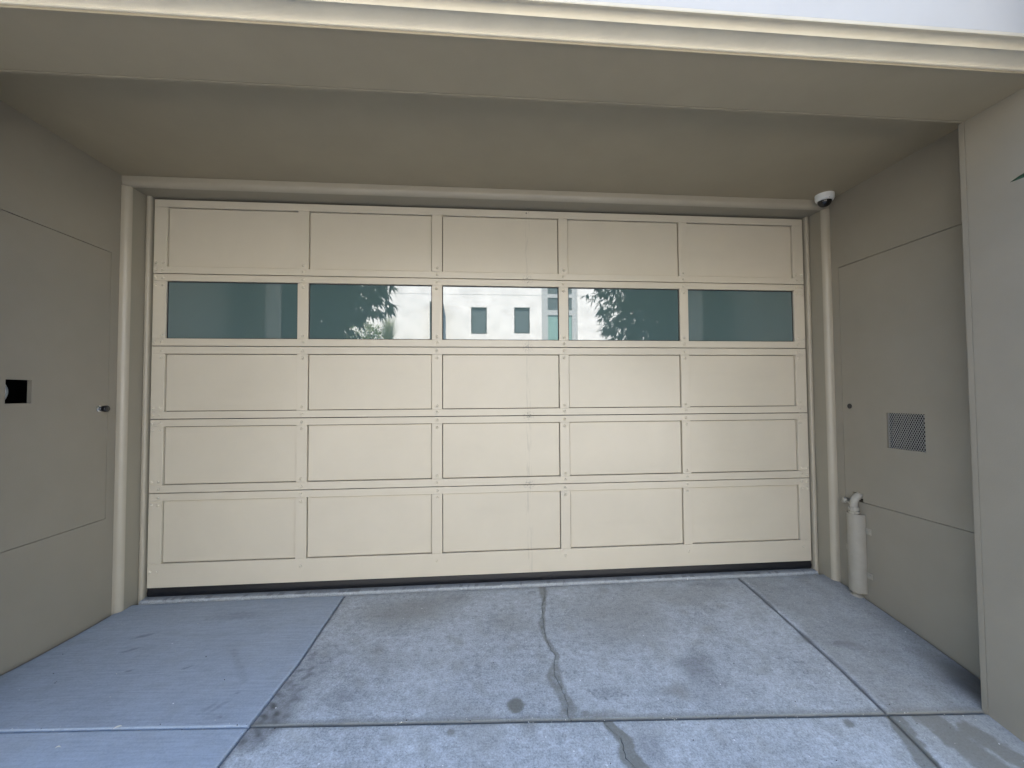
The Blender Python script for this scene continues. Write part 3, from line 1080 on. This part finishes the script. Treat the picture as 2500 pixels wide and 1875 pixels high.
# curved guard sheet
bm = bmesh.new()
NA, z0, z1 = 22, -.084, .462
for rr in (0,):
    ro, ri = .058, .0555
    outer, inner = [], []
    zs = [z0, z0 + .004, z0 + .012, z0 + .024, z1 - .024, z1 - .012, z1 - .004, z1]
    ins = [.35, .16, .05, 0, 0, .05, .16, .35]
    for z, cut in zip(zs, ins):
        ra, rb = [], []
        for k in range(NA + 1):
            tt = -1 + 2 * k / NA
            amax = math.pi * (.56 - .09 * cut)
            a = tt * amax
            yy_, xx_ = math.sin(a), math.cos(a)
            ra.append(bm.verts.new((XI - .006 - ro * 1.0 * max(-.12, xx_) * 1.05, PY + ro * yy_, z)))
            rb.append(bm.verts.new((XI - .006 - ri * 1.0 * max(-.12, xx_) * 1.05, PY + ri * yy_, z)))
        outer.append(ra)
        inner.append(rb)
    for L_ in (outer, inner):
        for A, Bq in zip(L_, L_[1:]):
            for k in range(NA):
                bm.faces.new([A[k], A[k + 1], Bq[k + 1], Bq[k]])
    for A, Bq in ((outer[0], inner[0]), (outer[-1], inner[-1])):
        for k in range(NA):
            bm.faces.new([A[k], A[k + 1], Bq[k + 1], Bq[k]])
    for k in (0, NA):
        for i in range(len(zs) - 1):
            bm.faces.new([outer[i][k], outer[i + 1][k], inner[i + 1][k], inner[i][k]])
gd = sp(bm, "pipe_guard", M_guard)
for (yb_, zb_) in ((PY - .080, .354), (PY - .078, .051), (PY + .080, .193)):
    sg = -1 if yb_ < PY else 1
    bm = bmesh.new()
    ya, yc = sorted((PY + sg * .054, PY + sg * .100))
    box(bm, XI - .0045, XI - .0010, ya, yc, zb_ - .021, zb_ + .021, bev=.001)
    ya, yc = sorted((PY + sg * .0525, PY + sg * .056))
    box(bm, XI - .022, XI - .0047, ya, yc, zb_ - .021, zb_ + .021, bev=.0008)
    br = sp(bm, "bracket", M_guard, smooth=False)
    bm = bmesh.new()
    lathe(bm, (XI - .0045, yb_ + sg * .004, zb_), (-1, 0, 0), [(.006, 0), (.0055, .002), (0, .0035)], 10)
    sp(bm, "screw", M_guard, parent=br)

# ------------------------------------------------------------------ meter seen through the left hole
MT = thing("utility_meter", "round grey meter glimpsed inside the square hole in the left wall", "meter", (-2.615, -.772, 1.342))
bm = bmesh.new()
lathe(bm, (-.03, 0, 0), (1, 0, 0), [(0, 0), (.062, 0), (.064, .01), (.064, .035), (.052, .048), (.050, .044), (0, .044)], 36)
finish("housing", bm, M_meter, MT, smooth=False)
bm = bmesh.new()
lathe(bm, (.0145, 0, 0), (1, 0, 0), [(0, 0), (.040, 0), (.040, .004), (.034, .006), (0, .0065)], 30)
finish("dial", bm, M_white, MT)
bm = bmesh.new()
tube(bm, [(-.01, .045, -.55), (-.01, .045, -.07), (-.01, .03, -.05)], .014, n=10)
finish("feed_pipe", bm, M_meter, MT)

# ------------------------------------------------------------------ petals and bits on the slabs
def bit(name, label, cat, x, y, l, wd, rot, M):
    bm = bmesh.new()
    n_ = 6
    rows_ = []
    for k in range(n_ + 1):
        t = k / n_
        ww = wd * math.sin(math.pi * min(1, max(.03, t))) ** .7
        rows_.append([bm.verts.new((l * (t - .5), sgn * ww / 2, .003 + .003 * math.sin(math.pi * t) + (.002 if sgn else 0))) for sgn in (-1, 0, 1)])
    for A, Bq in zip(rows_, rows_[1:]):
        for k in range(2):
            bm.faces.new([A[k], A[k + 1], Bq[k + 1], Bq[k]])
    bmesh.ops.solidify(bm, geom=bm.faces[:], thickness=.0006)
    o_ = finish(name, bm, M, None)
    o_.location = (x, y, fz(x, y) + .001)
    o_.rotation_euler = (0, 0, rot)
    o_['label'] = label
    o_['category'] = cat


bit("fallen_petal", "small white fallen petal lying on the joint between the two smooth left slabs", "petal", -1.646, -1.203, .026, .011, .5, M_petal)
bit("fallen_petal", "tiny white fallen petal on the smooth front slab at bottom left", "petal", -1.787, -1.294, .016, .007, .3, M_petal)

# loose grit: pale chips and a few dark crumbs on the slabs
for nm, M_, cnt, lo, hi, sd2 in (("pale_grit", M_petal, 260, .0012, .0030, 3), ("dark_grit", M_soil, 110, .0012, .0032, 4)):
    rg = random.Random(sd2)
    bm = bmesh.new()
    for _ in range(cnt):
        y = -.08 - 1.45 * rg.random() ** .75
        x = rg.uniform(-1.05, 2.2) if rg.random() < .88 else rg.uniform(-2.4, -1.1)
        if rg.random() < .18:
            y = -1.205 + rg.uniform(-.02, .02)
        rr = rg.uniform(lo, hi)
        mt = Matrix.Translation((x, y, fz(x, y) + rr * .35)) @ Euler((rg.random() * 3, rg.random() * 3, rg.random() * 6)).to_matrix().to_4x4() @ Matrix.Diagonal((1, rg.uniform(.5, 1), rg.uniform(.3, .7), 1))
        bmesh.ops.create_icosphere(bm, subdivisions=1, radius=rr, matrix=mt)
    g_o = finish(nm, bm, M_, None, kind="stuff", label="tiny pale chips scattered over the driveway slabs" if nm == "pale_grit" else "tiny dark crumbs scattered over the driveway slabs", category="grit")

# ------------------------------------------------------------------ vegetation
def leaf_verts(bm, p, d, l, wd, up):
    """a folded pointed leaf of four triangles pairs, starting at p along d"""
    d = d.normalized()
    side = d.cross(up)
    if side.length < 1e-3:
        side = d.cross(Vector((1, 0, 0)))
    side.normalize()
    nrm = side.cross(d)
    drop = Vector((0, 0, -1)) * l * .12
    a = bm.verts.new(p)
    t_ = bm.verts.new(p + d * l + drop * 1.6)
    mid = bm.verts.new(p + d * l * .5 - nrm * wd * .12 + drop * .4)
    l1 = bm.verts.new(p + d * l * .42 + side * wd * .5 + drop * .3)
    r1 = bm.verts.new(p + d * l * .42 - side * wd * .5 + drop * .3)
    bm.faces.new([a, l1, mid])
    bm.faces.new([a, mid, r1])
    bm.faces.new([l1, t_, mid])
    bm.faces.new([mid, t_, r1])


def crown(bm, centre, rad, n_twigs, per, ll, lw, rng, droop=.3, fill=.55):
    cx, cy, cz = centre
    for _ in range(n_twigs):
        while True:
            v = Vector((rng.uniform(-1, 1), rng.uniform(-1, 1), rng.uniform(-1, 1)))
            if .05 < v.length <= 1:
                break
        v = v.normalized() * (v.length ** fill)
        lump = 1 + .28 * noise.noise(v * 2.3 + Vector((cx, cy, cz)))
        p = Vector((cx + v.x * rad[0] * lump, cy + v.y * rad[1] * lump, cz + v.z * rad[2] * lump))
        axis = (v + Vector((rng.uniform(-.5, .5), rng.uniform(-.5, .5), rng.uniform(-.4, .3)))).normalized()
        for k in range(per):
            q = p + axis * ll * .55 * k / per
            d = axis * .7 + Vector((rng.uniform(-1, 1), rng.uniform(-1, 1), rng.uniform(-1, .5)))
            d.z -= droop
            leaf_verts(bm, q, d, ll * rng.uniform(.7, 1.2), lw * rng.uniform(.8, 1.2), Vector((rng.uniform(-.4, .4), rng.uniform(-.4, .4), 1)))


def limb(bm, a, b, r0, r1, rng, n=6, wob=.06):
    pts, rs = [], []
    for k in range(n + 1):
        t = k / n
        p = Vector(a).lerp(Vector(b), t)
        if 0 < k < n:
            p += Vector((rng.uniform(-wob, wob), rng.uniform(-wob, wob), 0))
        pts.append(p)
        rs.append(r0 + (r1 - r0) * t)
    tube(bm, pts, rs, n=9)


def tree(name, label, base, fork, crowns, leafM, n_twigs, per, ll, lw, seed, r0=.11, cat="tree", group=None):
    rng = random.Random(seed)
    T = thing(name, label, cat, base, group)
    bm = bmesh.new()
    limb(bm, (0, 0, 0), fork, r0, r0 * .7, rng)
    for c, rad in crowns:
        limb(bm, fork, (c[0] * .8 + fork[0] * .2, c[1] * .8 + fork[1] * .2, c[2]), r0 * .5, r0 * .15, rng)
        for _ in range(4):
            e = (c[0] + rng.uniform(-.6, .6) * rad[0], c[1] + rng.uniform(-.6, .6) * rad[1], c[2] + rng.uniform(-.3, .6) * rad[2])
            limb(bm, (fork[0] * .4 + c[0] * .6, fork[1] * .4 + c[1] * .6, fork[2] * .4 + c[2] * .6), e, r0 * .25, r0 * .06, rng, n=4)
    finish("trunk", bm, M_bark, T, smooth=True)
    bm = bmesh.new()
    tot = sum(rad[0] * rad[1] * rad[2] for c, rad in crowns)
    for c, rad in crowns:
        crown(bm, c, rad, int(n_twigs * rad[0] * rad[1] * rad[2] / tot), per, ll, lw, rng)
    finish("crown", bm, leafM, T)
    return T


zg = -.62
tree("street_tree", "dark long-leaved tree mirrored in the second glass pane from the left", (-3.9, -4.15, -.30), (0.1, 0, 1.75),
     [((-.1, 0, 3.6), (1.75, 1.0, 1.65)), ((-1.6, .1, 3.3), (1.3, 1.0, 1.3)), ((1.15, 0, 4.15), (1.25, .8, .95)), ((.95, 0, 3.45), (1.30, .8, .60)), ((.45, 0, 2.9), (.95, .8, .8))],
     M_leaf, 6200, 6, .17, .045, 11, group="street trees mirrored in the door glass")
tree("street_tree", "dark long-leaved tree mirrored in the fourth glass pane from the left", (3.9, -4.15, -.72), (-.1, 0, 2.1),
     [((.2, 0, 4.1), (1.75, 1.0, 1.75)), ((1.7, .1, 3.8), (1.4, 1.0, 1.4)), ((-.78, 0, 4.0), (1.15, .8, 1.15)), ((-.68, 0, 3.1), (1.1, .8, .75))],
     M_leaf, 7500, 6, .135, .032, 12, group="street trees mirrored in the door glass")

# plant beside the right outer wall: one leaf tip in view, unseen crown enlarged to dim the cornice
rng = random.Random(5)
PL = thing("potted_shrub", "leafy shrub just beyond the right edge, unseen crown enlarged for shade, one green leaf tip showing before the wall", "shrub", (3.05, -2.35, fz(3.05, -2.35)))
bm = bmesh.new()
lathe(bm, (0, 0, 0), (0, 0, 1), [(0, 0), (.17, 0), (.18, .02), (.23, .42), (.25, .44), (.25, .48), (.22, .48), (.21, .43), (0, .42)], 28)
finish("pot", bm, M_meter, PL, smooth=False)
bm = bmesh.new()
limb(bm, (0, 0, .4), (-.05, .05, 1.9), .035, .022, rng)
limb(bm, (-.05, .05, 1.9), (-.5, .45, 2.75), .02, .006, rng)
lf = Vector((2.094, -1.640, 2.192)) - PL.location
limb(bm, (-.05, .05, 1.9), lf, .016, .004, rng, wob=.02)
finish("trunk", bm, M_bark, PL, smooth=True)
bm = bmesh.new()
crown(bm, (0, 0, 2.75), (.65, .55, .85), 420, 6, .17, .04, rng)
crown(bm, (-.20, .0, 3.75), (.95, .6, .8), 620, 6, .17, .04, rng)
crown(bm, (-.32, .40, 3.45), (.50, .26, .75), 480, 6, .14, .04, rng)  # extra crown out of view, added to shade the cornice's right end
finish("crown", bm, M_leaf, PL)
bm = bmesh.new()
tip = Vector((1.983, -1.600, 2.155)) - PL.location
ax_ = (tip - lf)
sd_ = ax_.normalized().cross(Vector((.2, 1, .1))).normalized()
rr_ = []
for k in range(9):
    t = k / 8
    c = lf + ax_ * t + Vector((0, 0, .010 * math.sin(math.pi * t)))
    ww = .0095 * math.sin(math.pi * (.12 + .88 * t)) ** .8
    rr_.append([bm.verts.new(c + sd_ * ww * e + Vector((0, .004 * (1 - abs(e)), 0))) for e in (-1, 0, 1)])
for A, Bq in zip(rr_, rr_[1:]):
    for k in range(2):
        bm.faces.new([A[k], A[k + 1], Bq[k + 1], Bq[k]])
finish("leaf", bm, M_leaf3, PL)

# ------------------------------------------------------------------ across the street (seen mirrored in the glass)
OB = thing("white_building", "white stucco building across the street, mirrored in the door glass with two small dark windows", "building", (0, -13, -.5))


def ob(name, M, *a, parent=None, **k):
    a = (a[0], a[1], a[2] + 13, a[3] + 13, a[4] + .5, a[5] + .5)
    return obox(name, M, parent or OB, *a, **k)


bm = bmesh.new()
wins = [(-.43, .185, 3.775, 4.825), (1.27, 1.888, 3.80, 4.84), (2.37, 3.82, -.2, 6.6)]
plate(bm, lambda u_, v_, d: Vector((u_, -d, v_ + .5)), [-16, 14], [-.49, 5.318], wins[:2] + [(2.37, 3.82, -.2, 5.318)], .25)
finish("wall", bm, M_stucco, OB)
bm = bmesh.new()
plate(bm, lambda u_, v_, d: Vector((u_, -d, v_ + .5)), [-16, 14], [5.33, 7.3], [(2.37, 3.82, 5.33, 6.6)], .25)
finish("upper_wall", bm, M_stucco, OB)
ob("building_core", M_frame, -15.9, 13.9, -22, -13.9, -.4, 7.2)
for (x0, x1, z0, z1) in wins[:2]:
    bm = bmesh.new()
    plate(bm, lambda u_, v_, d: Vector((u_, -.06 - d, v_ + .5)), [x0 + .002, x1 - .002], [z0 + .002, z1 - .002], [(x0 + .05, x1 - .05, z0 + .05, z1 - .05)], .06)
    fr = finish("window", bm, M_frame, OB)
    ob("pane", M_glassdark, x0 + .051, x1 - .051, -13.115, -13.09, z0 + .051, z1 - .051, parent=fr)
fr = None
bm = bmesh.new()
plate(bm, lambda u_, v_, d: Vector((u_, -.03 - d, v_ + .5)), [2.372, 3.818], [-.19, 6.59], [(2.62, 3.60, 0, 4.55), (2.62, 3.60, 4.75, 5.25), (2.62, 3.60, 5.4, 6.5)], .08)
fr = finish("stair_glazing", bm, M_meter, OB)
ob("pane", M_glassgreen, 2.63, 3.59, -13.10, -13.07, .01, 4.54, parent=fr)
ob("pane", M_glassdark, 2.63, 3.59, -13.10, -13.07, 4.76, 5.24, parent=fr)
ob("pane", M_glassdark, 2.63, 3.59, -13.10, -13.07, 5.41, 6.49, parent=fr)
bm = bmesh.new()
A = [(-2.0, 5.44), (-1.42, 5.44), (-1.44, 5.20), (-1.38, 3.9), (-2.0, 3.9)]
box(bm, -1.99, -1.50, 0.0, .35, -.0, 5.45)
finish("buttress", bm, M_frame, OB)

PB = thing("raised_planter", "raised concrete planter across the street holding shrubs and tall grass", "planter", (-4.5, -11.6, -.5))
bm = bmesh.new()
box(bm, -3.2, 2.2, -.8, .8, 0, 3.22)
finish("planter_wall", bm, M_walk, PB)
bm = bmesh.new()
box(bm, -3.1, 2.1, -.7, .7, 3.221, 3.25)
finish("soil", bm, M_soil, PB)
tree("leafy_shrub", "sunlit yellow-green shrub mirrored at the bottom of the second glass pane", (-4.15, -11.5, 2.74), (0, 0, .25),
     [((0, 0, .70), (.62, .5, .52)), ((-.7, 0, .45), (.45, .4, .4)), ((.45, .0, .6), (.35, .4, .45))], M_leaf2, 1500, 4, .075, .028, 21, r0=.04, cat="shrub")
PG = thing("tall_grass", "pale arching clump of tall grass mirrored beside the yellow-green shrub", "grass clump", (-3.25, -11.4, 2.74))
bm = bmesh.new()
rng = random.Random(33)
for _ in range(420):
    a = rng.uniform(0, 2 * math.pi)
    reach = rng.uniform(.15, .55)
    hh = rng.uniform(.9, 1.65)
    pts = []
    for k in range(6):
        t = k / 5
        pts.append(Vector((math.cos(a) * reach * t ** 1.6 + rng.uniform(-.01, .01), math.sin(a) * reach * t ** 1.6, hh * (t * 1.25 - .35 * t ** 3))))
    wd = .007
    sdv = Vector((-math.sin(a), math.cos(a), 0)) * wd
    prev = None
    for k, p in enumerate(pts):
        cur = (bm.verts.new(p - sdv * (1.1 - k / 5)), bm.verts.new(p + sdv * (1.1 - k / 5)))
        if prev:
            bm.faces.new([prev[0], prev[1], cur[1], cur[0]])
        prev = cur
finish("blades", bm, M_grass, PG, kind="stuff")
